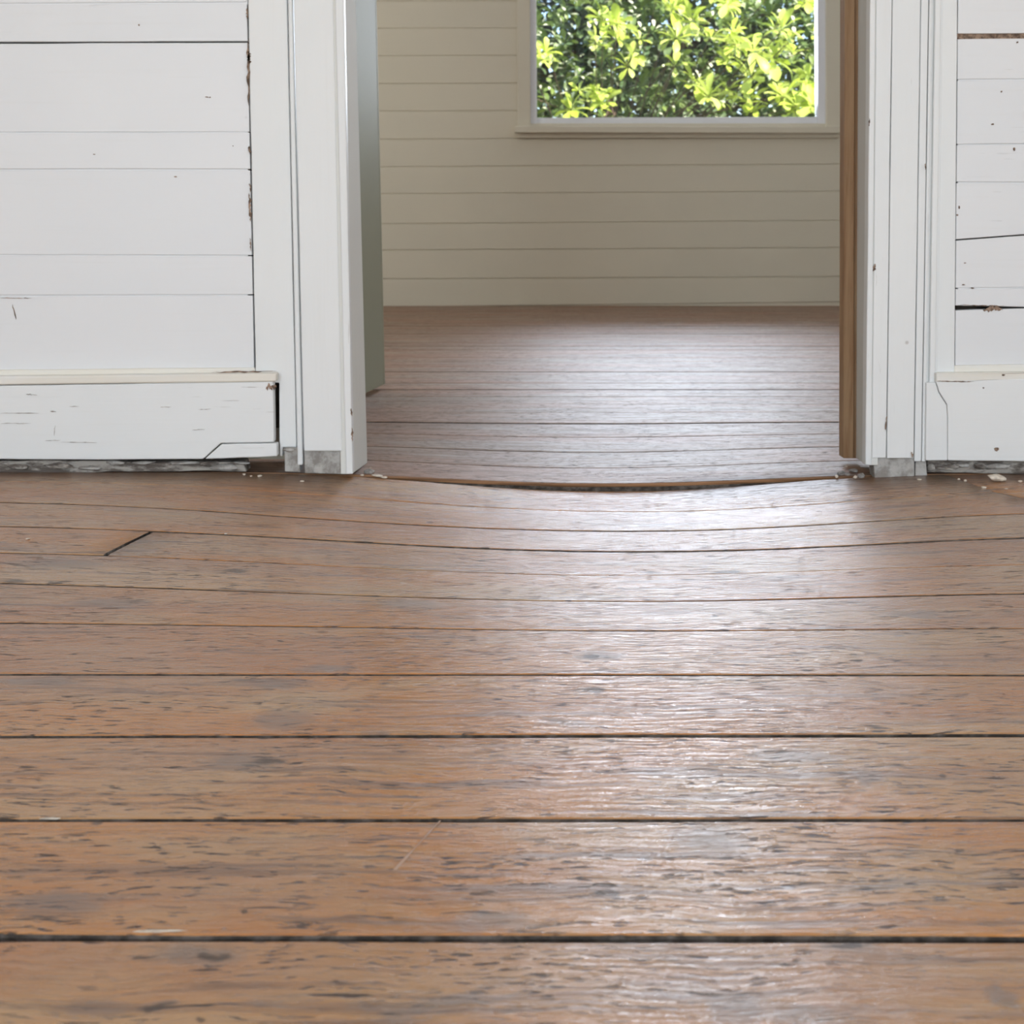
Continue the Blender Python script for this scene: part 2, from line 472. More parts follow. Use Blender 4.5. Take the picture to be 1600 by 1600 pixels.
# boards of the far room, their first edge dipping at the threshold
_, zt = trace([(0, 737), (480, 737), (590, 741), (700, 748), (800, 754), (950, 757.5), (1100, 753), (1240, 746), (1340, 741), (1600, 738)], W+.026)
fy = [W+.026]
while fy[-1] < FARY - .02: fy.append(fy[-1] + .1305*random.uniform(.99, 1.01))
def far_seam(Y):
    q = max(0, 1-(Y-fy[0])/.75)
    return ((lambda X, a=Y: a + 0*X), zt*q*q*(3-2*q))
fs = [far_seam(Y) for Y in fy]
for i in range(len(fs)-1):
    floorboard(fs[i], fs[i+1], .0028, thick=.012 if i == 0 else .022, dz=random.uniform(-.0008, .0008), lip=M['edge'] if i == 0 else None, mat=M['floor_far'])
# dirt-filled bed under the boards
verts, faces = [], []
rows = near + fs
for f, z in rows:
    for X, zz in zip(XS[::5], z[::5]): verts.append((X, float(f(X)), float(zz)-.0075))
nx = len(XS[::5])
for r in range(len(rows)-1):
    for c in range(nx-1): faces.append((r*nx+c, r*nx+c+1, (r+1)*nx+c+1, (r+1)*nx+c))
mesh_obj('gap_filler', verts, faces, M['gap'], floor, True)

# a long pale scratch across one board
a, b = floor_hit(616, 1362), floor_hit(688, 1284)
V, Fc = [], []
for i in range(9):
    c = a.lerp(b, i/8); w = .0007*(1.6 - i/8)*random.uniform(.6, 1.3)
    V += [(c.x-w, c.y, c.z+.0009), (c.x+w, c.y, c.z+.0009)]
mesh_obj('scratch', V, [(2*i, 2*i+1, 2*i+3, 2*i+2) for i in range(8)], simple_material('scratched_varnish', (.52, .36, .26), (.50, .31, .2), (40, 40, 40), .6), floor)

# ------------------------------------------------------------------ the doorway wall
TOPPY = -1650
wall = empty('wall_front', (0, W, 0), 'structure', 'white painted board wall with an open doorway', 'wall')
wall.location = (0, 0, 0)
def lerp(a, b, t): return a + (b-a)*t
def vx(e, py): return lerp(e[0], e[1], py/720)
def vstrip(name, e0, e1, bot, Y, depth, mat, parent, top=TOPPY, **kw):
    kw.setdefault('bw', .0015); kw.setdefault('jit', .00012); kw.setdefault('n', 40)
    return ppx(name, [(vx(e0, bot), bot), (vx(e1, bot), bot), (vx(e1, top), top), (vx(e0, top), top)], Y, depth, mat, parent, **kw)

def hline(p0, p1):
    return lambda x: p0[1] + (p1[1]-p0[1])*(x-p0[0])/(p1[0]-p0[0])
# left boards: (upper edge at x=0, x=388), (lower edge at x=0, x=388)
EL = (385.5, 400)
left = [((-150, -152), (5, 3)), ((7, 5), (65.3, 64.3)), ((68.2, 66.6), (206.4, 205.8)), ((207.8, 207), (264, 264)),
        ((266, 266), (397.5, 398.6)), ((399, 400.2), (461, 460)), ((463, 461.6), (596, 594))]
for t, b in left:
    tl, bl = hline((0, t[0]), (388, t[1])), hline((0, b[0]), (388, b[1]))
    xa = -1420
    ppx('board', [(xa, bl(0)+(bl(xa)-bl(0))*.4), (0, bl(0)), (vx(EL, bl(390)), bl(390)), (vx(EL, tl(390)), tl(390)), (0, tl(0)), (xa, tl(0)+(tl(xa)-tl(0))*.4)],
        WB+random.uniform(-.0006, .0006), .018, M['board'], wall, bw=.0011, jit=.00015, n=30)
ER = (1497, 1491)
right = [((-120, -120), (52.5, 52)), ((61, 60), (124, 123)), ((126, 125), (225.2, 224.4)), ((226.6, 225.8), (284, 284.4)), ((286, 286.4), (374, 366)),
         ((376, 368), (450, 449)), ((451.6, 450.4), (477.5, 479.5)), ((485, 482), (595, 594))]
for t, b in right:
    tl, bl = hline((1495, t[0]), (1600, t[1])), hline((1495, b[0]), (1600, b[1]))
    xb = 3180
    f = lambda fn: fn(1600) + (fn(1600)-fn(1495))*1.5
    ppx('board', [(vx(ER, bl(1495)), bl(1495)), (1600, bl(1600)), (xb, f(bl)), (xb, f(tl)), (1600, tl(1600)), (vx(ER, tl(1495)), tl(1495))],
        WB+random.uniform(-.0006, .0006), .018, M['board'], wall, bw=.0011, jit=.00015, n=30)
for y0, y1 in ((6, 4), (207, 206.4), (265, 265), (398.3, 399.4), (462, 461)):
    f = hline((0, y0), (388, y1))
    ppx('joint_paint', [(-1420, f(0)+4), (0, f(0)+4), (387, f(387)+4), (387, f(387)-4), (0, f(0)-4), (-1420, f(0)-4)], WB+.0022, .004, M['board'], wall, bw=0)
for y0, y1 in ((125, 124), (226, 225), (285, 285.4), (450.8, 449.7)):
    f = hline((1495, y0), (1600, y1))
    ppx('joint_paint', [(1497, f(1497)+4), (1600, f(1600)+4), (3180, f(1800)+4), (3180, f(1800)-4), (1600, f(1600)-4), (1497, f(1497)-4)], WB+.0022, .004, M['board'], wall, bw=0)
# upper part of the wall, above the picture, and the head over the doorway
xo0, xo1 = onY(536, 0, W).x, onY(1360, 0, W).x
zl, zr = onY(0, -152, WB).z, onY(1600, -121, WB).z
for i in range(12):
    a, b = zl + .004 + i*.165, min(zl + i*.165 + .163, 3.0)
    if a < 2.95: box('board', XL, onY(388, 0, WB).x, WB, WB+.018, a, b, M['board'], wall)
    a, b = zr + .004 + i*.165, min(zr + i*.165 + .163, 3.0)
    if a < 2.95: box('board', onY(1496, 0, WB).x, XR, WB, WB+.018, a, b, M['board'], wall)
zh = onY(800, TOPPY, W).z
box('door_head', -.5, .82, W, W+.13, 2.12, 3.0, M['casing'], wall)
# framing behind the boards, dark in the open cracks
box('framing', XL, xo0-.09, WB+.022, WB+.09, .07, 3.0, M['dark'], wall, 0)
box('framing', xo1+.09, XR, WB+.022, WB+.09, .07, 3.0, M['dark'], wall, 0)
# far-room lining of the same wall
box('lining_board', XL, -.40, WB+.092, WB+.110, .0, 3.0, M['far'], wall, 0)
box('lining_board', .70, XR, WB+.092, WB+.110, .0, 3.0, M['far'], wall, 0)

# left casing
tl = empty('trim_1', (0, 0, 0), 'structure', 'white painted door casing on the left of the doorway with gaps and chipped edges', 'door casing')
o = ppx('plate_board', [(vx((386.5, 401), 598)+.8, 598), (436, 598), (437, 713), (441, 713), (442, 699), (463, 699), (vx((449, 464), -TOPPY*-1), TOPPY), (vx((386.5, 401), TOPPY)+.8, TOPPY)],
        WB-.004, .024, M['casing'], tl, bw=.0018, jit=.0002, n=40)
vstrip('bead', (449.5, 464.5), (457, 473), 727, WB-.012, .02, M['casing'], tl, bw=.0028)
vstrip('face_board', (458.6, 475.4), (520.5, 534.8), 705, W, .03, M['casing'], tl, bw=.002)
vstrip('groove', (520.0, 534), (524, 541), 738, W+.010, .02, M['casing'], tl, bw=0)
vstrip('jamb_edge', (523.4, 540), (537, 551), 741, W-.002, .022, M['casing'], tl, bw=.002)
# jamb lining: side of the opening
def jamb(front, back, yb0, yb1, ox, parent, Y0, Y1, mat):
    a0, a1 = onY(vx(front, yb0), yb0, Y0), onY(vx(front, TOPPY), TOPPY, Y0)
    b0, b1 = onY(vx(back, yb1), yb1, Y1), onY(vx(back, TOPPY*.95), TOPPY*.95, Y1)
    b1.z = a1.z
    return prism('jamb_lining', [a0, b0, b1, a1], abs(ox), mat, parent, .0015, dirv=(math.copysign(1, ox), 0, 0))
jamb((535.6, 549.6), (556, 574), 741, 724, -.02, tl, W+.002, W+.132, M['jamb'])
# right casing
tr = empty('trim_2', (0, 0, 0), 'structure', 'white painted door casing on the right of the doorway with a long vertical crack', 'door casing')
vstrip('jamb_edge', (1359.5, 1352.4), (1368.4, 1362), 727, W-.002, .022, M['casing'], tr, bw=.002)
vstrip('face_board', (1369.2, 1362.8), (1393.6, 1384.4), 715.5, W, .03, M['casing'], tr, bw=.0012)
vstrip('face_board', (1394.6, 1386), (1438.4, 1427.6), 716, W+.0008, .03, M['casing'], tr, bw=.0012)
vstrip('fillet', (1439.4, 1428.8), (1451, 1439.5), 721, W+.004, .026, M['casing'], tr, bw=.0015)
vstrip('groove', (1450, 1438), (1473, 1462), 719, W+.016, .02, M['casing'], tr, bw=0)
vstrip('bead', (1452.2, 1440.6), (1456.5, 1446), 721, W+.006, .02, M['casing'], tr, bw=.0018)
vstrip('bead', (1461, 1450.6), (1471, 1460), 600, W+.010, .02, M['casing'], tr, bw=.0022)
vstrip('plate_board', (1472, 1461.2), (1496.2, 1490.4), 600, WB-.004, .022, M['casing'], tr, bw=.0015)
jamb((1361, 1354), (1341, 1337.5), 727, 716, .02, tr, W+.002, W+.124, M['jamb'])
# raw timber stop on the right
t3 = empty('trim_3', (0, 0, 0), 'structure', 'bare brown timber door stop inside the right jamb of the doorway', 'door stop')
vstrip('stop', (1320, 1318), (1335.5, 1333.6), 716, W+.122, .03, M['raw'], t3, bw=.0005)
vstrip('stop_back', (1335, 1333), (1343, 1341.5), 716, W+.130, .02, M['raw'], t3, bw=.001)

# peeled seams and small damage marks on the paint
def ribbon(parent, x0, y0, x1, y1, w, Y, mat='peel', name='peeled_paint', n=14):
    a, b = Vector((x0, y0)), Vector((x1, y1)); d = (b-a); nn = Vector((-d.y, d.x)).normalized()
    L, R = [], []
    for i in range(n+1):
        t = i/n; ww = w*(.25+.9*random.random())*(min(1, 5*t, 5*(1-t))+.05)
        c = a + d*t + nn*random.gauss(0, w*.18)
        L.append(tuple(c+nn*ww*.5)); R.append(tuple(c-nn*ww*.5))
    return ppx(name, L + R[::-1], Y, .0012, M[mat], parent, bw=0)
for (x0, y0, x1, y1, w) in [(386, 12, 387, 30, 3), (388, 60, 388, 165, 4.2), (389, 80, 390, 100, 5), (388.5, 228, 391, 240, 4), (390, 286, 392, 300, 2.6), (390, 302, 391, 346, 4), (391, 372, 391.5, 392, 2)]:
    ribbon(tl, x0, y0, x1, y1, w, WB-.0052)
for (x0, y0, x1, y1, w) in [(330, 582, 432, 580, 2.4), (415, 605, 432, 604, 8)]:
    ribbon(tl, x0, y0, x1, y1, w, W-.0012)
for (x0, y0, x1, y1, w) in [(548, 638, 549.5, 650, 3.4), (549.5, 668, 550.5, 690, 3.2)]:
    ribbon(tl, x0, y0, x1, y1, w, W-.0028, n=8)
for (x0, y0, x1, y1, w) in [(1367.5, 412, 1366, 424, 3.6), (1385.5, 650, 1384, 672, 2), (1359, 185, 1358, 197, 2.4), (1446, 255, 1446.5, 265, 1.6), (1424, 706, 1427, 716, 3)]:
    ribbon(tr, x0, y0, x1, y1, w, W-.0028, n=8)
def mark(px, py, w, h, parent=None, Y=None):
    n = 9
    pts = []
    for i in range(n):
        a = 2*math.pi*i/n; r = random.uniform(.7, 1.1)
        pts.append((px+math.cos(a)*w/2*r, py+math.sin(a)*h/2*r))
    ppx('nail_mark', pts, WB-.0018 if Y is None else Y, .0014, M['peel'], parent or wall, bw=0)
for a in [(217, 39, 2.6, 3.2), (323, 151.5, 6, 1.6), (328, 152, 2.4, 2.4), (147, 241, 4, 1.5), (364, 228, 2, 2), (274, 276, 5, 2), (1585, 233, 4, 6), (1590, 66, 3, 3), (1565, 143, 2.6, 3),
          (1551, 194, 5, 2.5), (1499, 324, 2.4, 5), (1496, 336, 3, 3), (1520, 450, 6, 2.4), (1506, 445, 5, 2), (1508, 411, 4, 1.6), (1492, 28, 2, 3)]: mark(*a)
ribbon(wall, 19, 476, 25, 499, 1.4, WB-.0016, n=6)
ribbon(wall, 1495, 476.5, 1572, 478, 1.6, WB-.0016)
ribbon(wall, 1536, 482.5, 1567, 482.5, 7, WB-.0016)
ribbon(wall, 0, 465.5, 50, 466, 1.3, WB-.0016)
# wood showing in the widest gap of the right wall
ppx('exposed_wood', [(1494, 52), (3000, 47), (3000, 57), (1494, 62)], WB+.004, .012, M['peel'], wall, bw=0)

# skirtings
bl = empty('baseboard_left', kind='structure', label='white skirting with crackled paint and a broken lower corner left of the doorway', cat='skirting')
ppx('skirting_board', [(-1420, 717), (0, 717.5), (160, 718.5), (317, 717.5), (344.5, 692.8), (428, 691.2), (427.5, 640), (426.5, 596), (0, 602.5), (-1420, 610)], W, .02, M['skirting'], bl, bw=.0022, jit=.0002, n=40)
ppx('broken_corner', [(319.8, 717.3), (433, 713), (432.5, 692.7), (345.6, 694.4)], W-.0015, .018, M['skirting'], bl, bw=.002, jit=.0003, n=8)
def cap(name, top, bot, xa, xb, Y, depth, parent, bw):
    return ppx(name, [(xa, bot(xa)), (xb, bot(xb)), (xb, top(xb)), (xa, top(xa))], Y, depth, M['cap'], parent, bw=bw, jit=.0002, n=40)
cap('cap_mould', hline((0, 578), (432, 574)), hline((0, 590), (432, 583)), -1420, 398, WB-.006, .014, bl, .003)
cap('cap_mould', hline((0, 588.5), (432, 583)), hline((0, 602), (432, 596.5)), -1420, 431.5, W-.003, .03, bl, .003)
br = empty('baseboard_right', kind='structure', label='white skirting with a curved patched end right of the doorway', cat='skirting')
ppx('skirting_board', [(1481, 719.5), (1600, 721), (3180, 723), (3180, 585), (1600, 592), (1462.8, 596), (1467.5, 612), (1473, 621), (1480, 632), (1481, 650)], W, .02, M['skirting'], br, bw=.0016, jit=.00015, n=40)
ppx('patch', [(1446.5, 719.5), (1480.3, 719.5), (1480.2, 650), (1479, 633), (1472, 622), (1466.5, 613), (1462, 598), (1447.5, 598)], W+.0008, .02, M['skirting'], br, bw=.0012, jit=.0001, n=10)
cap('cap_mould', hline((1490, 571), (1600, 569.5)), hline((1490, 584), (1600, 582.5)), 1491, 3180, WB-.006, .014, br, .003)
cap('cap_mould', hline((1490, 582.5), (1600, 581)), hline((1490, 597), (1600, 594)), 1463, 3180, W+.001, .03, br, .002)
for a in [(1557, 702, 8, 7), (1568, 583+3, 5, 3), (1537, 606, 2.6, 2.6)]: mark(*a, parent=br, Y=W-.0012)
for (x0, y0, x1, y1, w) in [(0, 645.5, 60, 645.5, 1.4), (0, 661.5, 48, 661.5, 1.6), (70, 688.5, 95, 688, 1.6), (95, 691, 152, 691.5, 1.4), (40, 616, 58, 617, 1.8), (78, 643, 88, 643, 2), (108, 635, 124, 635, 1.2), (86, 665, 84, 681, 1.2),
                            (310, 640, 330, 639, 1.2), (250, 636, 268, 636, 1.2), (300, 672, 320, 671, 1.2)]:
    ribbon(bl, x0, y0, x1, y1, w, W-.0012, 'crack', 'paint_crack', n=8)
ribbon(br, 1464, 595.8, 1522, 596.5, 1.6, W-.0012)

# footing showing under the skirtings: rough plate, mortar blocks and lumps
ft = empty('footing', kind='structure', label='rough grey mortar and plate showing beneath the skirtings and casings', cat='footing')
def rough_block(name, pts, Y, depth, mat, amp=.0016):
    P = [onY(x, y, Y) for x, y in pts]
    o = prism(name, P, depth, mat, ft, 0.0015, jit=amp*.5, n=14)
    return o
rough_block('sole_plate', [(-1420, 745), (0, 738), (385, 737), (380, 722), (300, 722), (0, 720), (-1420, 718)], W+.016, .04, M['plate'], .002)
rough_block('sole_plate', [(1449, 738), (1600, 741), (3180, 750), (3180, 716), (1450, 716)], W+.018, .04, M['plate'], .002)
rough_block('mortar_block', [(476, 739.5), (535, 741), (536, 700), (475, 700)], W+.009, .03, M['mortar'])
rough_block('mortar_block', [(445, 737), (469, 738), (467, 700), (444, 700)], W+.012, .03, M['mortar'])
rough_block('mortar_block', [(1367, 748), (1429, 746), (1429, 712), (1364, 712)], W+.010, .03, M['mortar'])
rough_block('mortar_block', [(1430, 746), (1449, 745), (1447, 716), (1431, 716)], W+.014, .03, M['mortar'])
def stone(name, c, sx, sy, sz, mat, parent, seed, sub=2):
    r = random.Random(seed)
    bm = bmesh.new(); bmesh.ops.create_icosphere(bm, subdivisions=sub, radius=1)
    dirs = [(Vector((r.gauss(0, 1), r.gauss(0, 1), r.gauss(0, 1))).normalized(), r.uniform(.5, .9)) for _ in range(7)]
    for v in bm.verts:
        p = v.co.copy()
        for d, q in dirs:                      # chop flat facets
            e = p.dot(d) - q
            if e > 0: p -= d*e
        p *= r.uniform(.94, 1.06)
        v.co = Vector((p.x*sx/2, p.y*sy/2, p.z*sz/2))
    zmin = min(v.co.z for v in bm.verts)
    for v in bm.verts: v.co.z -= zmin
    me = bpy.data.meshes.new(name); bm.to_mesh(me); bm.free(); me.materials.append(mat)
    o = bpy.data.objects.new(name, me); COL.objects.link(o); o.location = c; o.rotation_euler = (0, 0, r.uniform(-.4, .4))
    if parent is not None: o.parent = parent
    return o
for i, (px, py, w, h) in enumerate([(90, 727, 60, 9), (180, 722, 40, 8), (225, 722, 44, 7), (28, 729, 44, 9), (140, 731, 40, 7), (290, 722, 60, 7), (330, 724, 40, 9), (352, 729, 50, 11), (378, 722, 30, 6),
                                    (1480, 729, 40, 10), (1505, 726, 32, 8), (1560, 727, 52, 10), (1530, 728, 26, 11), (1455, 730, 12, 14), (452, 701.5, 20, 9)]):
    Y = W+.014 if py != 701.5 else W+.0
    p = onY(px, py+h/2, Y); wm = w*Y/F_PX; hm = h*Y/F_PX
    stone('mortar_lump', p, wm, .018, hm, M['mortar'] if i % 3 else M['plate'], ft, i)

# ------------------------------------------------------------------ loose debris on the boards
def debris(px, py, w, h, mat, name, label, cat, seed, flat=1.0, group=None):
    p = floor_hit(px, py + h*.5)
    d = (p - Vector((0, 0, H))).length
    wm = w*d/F_PX; hm = max(h*d/F_PX*.8, .0015)
    o = stone(name, p + Vector((0, 0, -.0006)), wm, wm*.7*flat, hm, M[mat], None, seed, 2 if w > 9 else 1)
    if 'splinter' in name: o.rotation_euler = (0, 0, .03); o.scale = (1, .55, .8)
    return tag(o, label, cat, group)
D = [
 (577, 735, 18, 11, 'rubble', 'mortar_chunk', 'grey mortar chunk lying at the foot of the left door jamb', 'rubble'),
 (590, 741.5, 20, 6, 'chip', 'paint_flake', 'long cream paint flake beside the grey chunk at the left jamb', 'paint flake'),
 (600, 744.5, 12, 5, 'chip', 'paint_flake', 'cream paint flake lying furthest into the doorway at the left jamb', 'paint flake'),
 (579, 730, 5, 5, 'chip', 'mortar_crumb', 'pale crumb on top of the grey chunk at the left jamb', 'crumb'),
 (566, 741, 8, 5, 'chip', 'paint_flake', 'small pale flake tucked under the left jamb edge', 'paint flake'),
 (1556, 744, 32, 15, 'chip', 'plaster_lump', 'big cream plaster lump on the floor beneath the right skirting', 'plaster'),
 (1307, 743, 7, 8, 'chip', 'mortar_crumb', 'pale crumb at the left end of the rubble by the right jamb', 'crumb'),
 (1324, 740, 9, 7, 'rubble', 'mortar_crumb', 'grey crumb in the middle of the rubble by the right jamb', 'crumb'),
 (1336, 744, 8, 7, 'chip', 'mortar_crumb', 'pale crumb at the front of the rubble by the right jamb', 'crumb'),
 (1315, 738, 14, 10, 'rubble', 'mortar_chunk', 'dark grey chunk among crumbs in the doorway by the right jamb', 'rubble'),
 (1345, 741, 12, 12, 'rubble', 'mortar_chunk', 'grey chunk closest to the foot of the right jamb edge', 'rubble'),
 (1333, 734, 16, 9, 'rubble', 'mortar_chunk', 'flat grey chunk at the back of the rubble by the right jamb', 'rubble'),
 (1322, 728, 6, 5, 'chip', 'mortar_crumb', 'pale crumb below the bare brown timber stop', 'crumb'),
 (1437, 748, 8, 4, 'chip', 'paint_flake', 'white paint flake in front of the right casing foot', 'paint flake'),
 (1508, 750, 6, 6, 'chip', 'paint_flake', 'pale flake left of the big cream lump on the right', 'paint flake'),
 (1498, 748, 5, 4, 'chip', 'paint_flake', 'tiny flake under the right skirting, left of a larger flake', 'paint flake'),
 (1537, 760, 9, 4, 'chip', 'paint_flake', 'flat flake in front of the big cream lump, on the slanting crack', 'paint flake'),
 (1594, 751, 7, 5, 'chip', 'paint_flake', 'pale flake right of the big cream lump near the photo edge', 'paint flake'),
 (1572, 762.5, 6, 3, 'chip', 'paint_flake', 'tiny flake in front and to the right of the big cream lump', 'paint flake'),
 (381, 740, 7, 5, 'chip', 'paint_flake', 'left one of the flakes below the broken skirting corner', 'paint flake'),
 (406, 742, 9, 6, 'chip', 'paint_flake', 'cream flake below the broken skirting corner, the largest there', 'paint flake'),
 (392, 743, 6, 3, 'chip', 'paint_flake', 'small flake between two others below the broken skirting corner', 'paint flake'),
 (472, 751, 9, 3.5, 'chip', 'paint_flake', 'pale flake in front of the left casing mortar blocks', 'paint flake'),
 (44, 841, 9, 3, 'chip', 'paint_flake', 'white flake alone on the boards at the far left', 'paint flake'),
 (353, 833, 6, 3, 'chip', 'paint_flake', 'white speck on the seam right of the slanted butt joint', 'paint flake'),
 (1328, 984, 18, 3.5, 'chip', 'wood_splinter', 'pale splinter lying on a seam right of the window glare', 'splinter'),
 (250, 1453, 80, 5, 'chip', 'wood_splinter', 'long pale splinter along the nearest wide seam at lower left', 'splinter'),
 (80, 1277, 34, 5, 'chip', 'wood_splinter', 'pale splinter in the second nearest seam at far left', 'splinter'),
]
for i, d in enumerate(D):
    debris(*d[:8], seed=100+i, flat=.25 if 'splinter' in d[5] else 1.0)

# ------------------------------------------------------------------ room shells
def shell(name, label, cat, *bx, mat='room', piece='panel'):
    e = empty(name, kind='structure', label=label, cat=cat)
    for b in bx: box(piece, *b, M[mat], e, 0)
    return e
shell('ceiling', 'white ceiling over both rooms', 'ceiling', (XL, XR, -2.75, FARY+.12, 3.0, 3.06))
shell('wall_left', 'painted left side wall', 'wall', (XL-.06, XL, -2.75, FARY+.12, -.05, 3.05))
shell('wall_right', 'painted right side wall', 'wall', (XR, XR+.06, -2.75, FARY+.12, -.05, 3.05))
shell('wall_rear', 'white rear wall with two open doorways', 'wall', (XL, -2.05, -2.72, -2.6, -.05, 3.0), (-.85, 1.0, -2.72, -2.6, -.05, 3.0), (2.2, XR, -2.72, -2.6, -.05, 3.0),
      (-2.05, -.85, -2.72, -2.6, 2.35, 3.0), (1.0, 2.2, -2.72, -2.6, 2.35, 3.0))

# far wall: horizontal boards round the window
wb = empty('wall_back', kind='structure', label='cream painted horizontal board wall of the far room with a window', cat='wall')
lv = [480, 436, 391, 350, 303, 261, 218, 174, 131, 87.5, 44.5, 2]
rv = [472, 432.5, 387, 344.5, 299, 256.5, 214, 171, 128, 84.5, 42, 0]
while lv[-1] > -330: lv.append(lv[-1]-43); rv.append(rv[-1]-43)
for i in range(len(lv)-1):
    lo, up = hline((600, lv[i]), (1315, rv[i])), hline((600, lv[i+1]), (1315, rv[i+1]))
    def piece(xa, xb, cut=None):
        e = .75
        u = [(xa, max(up(xa), cut) if cut else up(xa)), (xb, max(up(xb), cut) if cut else up(xb))]
        ppx('board', [(xa, lo(xa)-e), (xb, lo(xb)-e), (u[1][0], u[1][1]+e), (u[0][0], u[0][1]+e)], FARY+random.uniform(-.0008, .0008), .02, M['far'], wb, bw=.0018)
    if lv[i] > 220 or lv[i] < -262: piece(100, 1550)
    else:
        piece(100, 818); piece(1296, 1550)
        if 215 < lv[i] < 220: piece(819, 1295, 192)
box('framing', XL, .10, FARY+.006, FARY+.09, 0, 3.0, M['far'], wb, 0)
box('framing', 1.75, XR, FARY+.006, FARY+.09, 0, 3.0, M['far'], wb, 0)
box('framing', .10, 1.75, FARY+.006, FARY+.09, 0, .97, M['far'], wb, 0)
box('framing', .10, 1.75, FARY+.006, FARY+.09, 2.66, 3.0, M['far'], wb, 0)

# window
wn = empty('window_1', kind='structure', label='single pane window in the far wall with cream casing and white sash, leaves beyond', cat='window')
WT = -262
ppx('casing', [(809, 198), (829, 198), (827, WT), (806, WT)], FARY-.018, .024, M['far'], wn, bw=.003)
ppx('casing', [(1291, 198), (1313, 198), (1313, WT), (1291, WT)], FARY-.018, .024, M['far'], wn, bw=.003)
ppx('casing', [(804, WT), (1315, WT), (1315, WT-24), (804, WT-24)], FARY-.02, .026, M['far'], wn, bw=.003)
ppx('sill', [(804, 207), (1314, 208), (1313, 198), (804.5, 197)], FARY-.06, .10, M['far'], wn, bw=.003)
ppx('apron', [(808, 215.5), (1311, 215.5), (1311, 206), (808, 206)], FARY-.022, .024, M['far'], wn, bw=.003)
ppx('sash_stile', [(829, 198), (839, 198), (837, WT), (826.5, WT)], FARY+.0, .06, M['sash'], wn, bw=.002)
ppx('sash_stile', [(1278, 198), (1291.5, 198), (1291.5, WT), (1276.5, WT)], FARY+.0, .06, M['sash'], wn, bw=.002)
ppx('sash_rail', [(838, 198), (1279, 199), (1279, 182.5), (838, 184)], FARY+.012, .06, M['sash'], wn, bw=.003)
ppx('sash_rail', [(838, WT+16), (1279, WT+16), (1279, WT), (838, WT)], FARY+.012, .06, M['sash'], wn, bw=.003)
ppx('glass', [(836, 186), (1280, 186), (1279, WT+10), (836, WT+10)], FARY+.04, .004, M['glass'], wn, bw=0)

# open door leaf on the left of the far room
def door_leaf():
    e = empty('door_1', kind='structure', label='grey painted door leaf standing open just inside the far room on the left', cat='door')
    free = onZ(602, 607); ang = Vector((.135, .832)).normalized()
    top = 2.05
    lean = (onY(588.5, 0, free.y).x - free.x)/(onY(588.5, 0, free.y).z - free.z)
    nrm = Vector((ang.y, -ang.x))        # visible face looks to +x
    Wd = .80
    def slab(name, s0, s1, z0, z1, d0, d1):
        pts = []
        for (s, z) in ((s0, z0), (s1, z0), (s1, z1), (s0, z1)):
            q = Vector((free.x, free.y)) - ang*s - nrm*d0
            pts.append(Vector((q.x + lean*z, q.y, z)))
        n3 = Vector((-nrm.x, -nrm.y, 0))
        return prism(name, pts, d1-d0, M['door'], e, .002, dirv=n3)
    slab('leaf', .012, Wd, .012, top, 0, .035)
    slab('lipping', 0, .0115, .012, top, 0, .035)
    for z in (.25, 1.0, 1.75): slab('hinge', Wd, Wd+.012, z, z+.09, .012, .022)
door_leaf()

# ------------------------------------------------------------------ garden beyond the window
GZ = -.55
g = mesh_obj('ground', [(-30, FARY+.3, GZ), (30, FARY+.3, GZ), (30, 60, GZ), (-30, 60, GZ)], [(0, 1, 2, 3)], M['soil'])
tag(g, 'garden ground outside the far window', 'ground', kind='structure')

def leaf_geo():
    """obovate leaf along +X, 1 long, folded along the midrib and arched: 12 triangles"""
    st = [(0, .0, 0), (.25, .09, .03), (.55, .19, .05), (.80, .20, .02), (.96, .09, -.03)]
    v, f = [], []
    for x, w, z in st: v += [(x, -w, z+.25*w), (x, 0, z), (x, w, z+.25*w)]
    v.append((1.02, 0, -.06))
    for i in range(len(st)-1):
        a = i*3
        f += [(a, a+3, a+4, a+1), (a+1, a+4, a+5, a+2)]
    a = (len(st)-1)*3
    f += [(a, a+15-12, a+1)] if False else [(a, len(v)-1, a+1), (a+1, len(v)-1, a+2)]
    return v, f
LV, LF = leaf_geo()
LVn = np.array(LV)
def foliage(name, n, place, size, mat, parent, per=7, spread=.8):
    """many leaves grown in whorls, joined: nobody could count them"""
    V, Fc = [], []
    cnt = 0
    while cnt < n:
        c, axis = place()
        axis = Vector(axis).normalized()
        q = axis.to_track_quat('Z', 'Y')
        ph = random.uniform(0, 6.3)
        for k in range(per):
            a = ph + k*2*math.pi/per + random.uniform(-.25, .25)
            el = random.uniform(-.25, .7)*spread
            d = q @ Vector((math.cos(a)*math.cos(el), math.sin(a)*math.cos(el), math.sin(el)))
            rot = d.to_track_quat('X', 'Z').to_matrix()
            rot = rot @ Matrix.Rotation(random.uniform(-.5, .5), 3, 'X')
            s = size*random.uniform(.7, 1.2)
            P = LVn*s @ np.array(rot).T + np.array(c)
            b = len(V)
            V.extend(map(tuple, P)); Fc.extend(tuple(i+b for i in f) for f in LF)
            cnt += 1
    o = mesh_obj(name, V, Fc, mat, parent, True)
    return tag(o, kind='stuff')
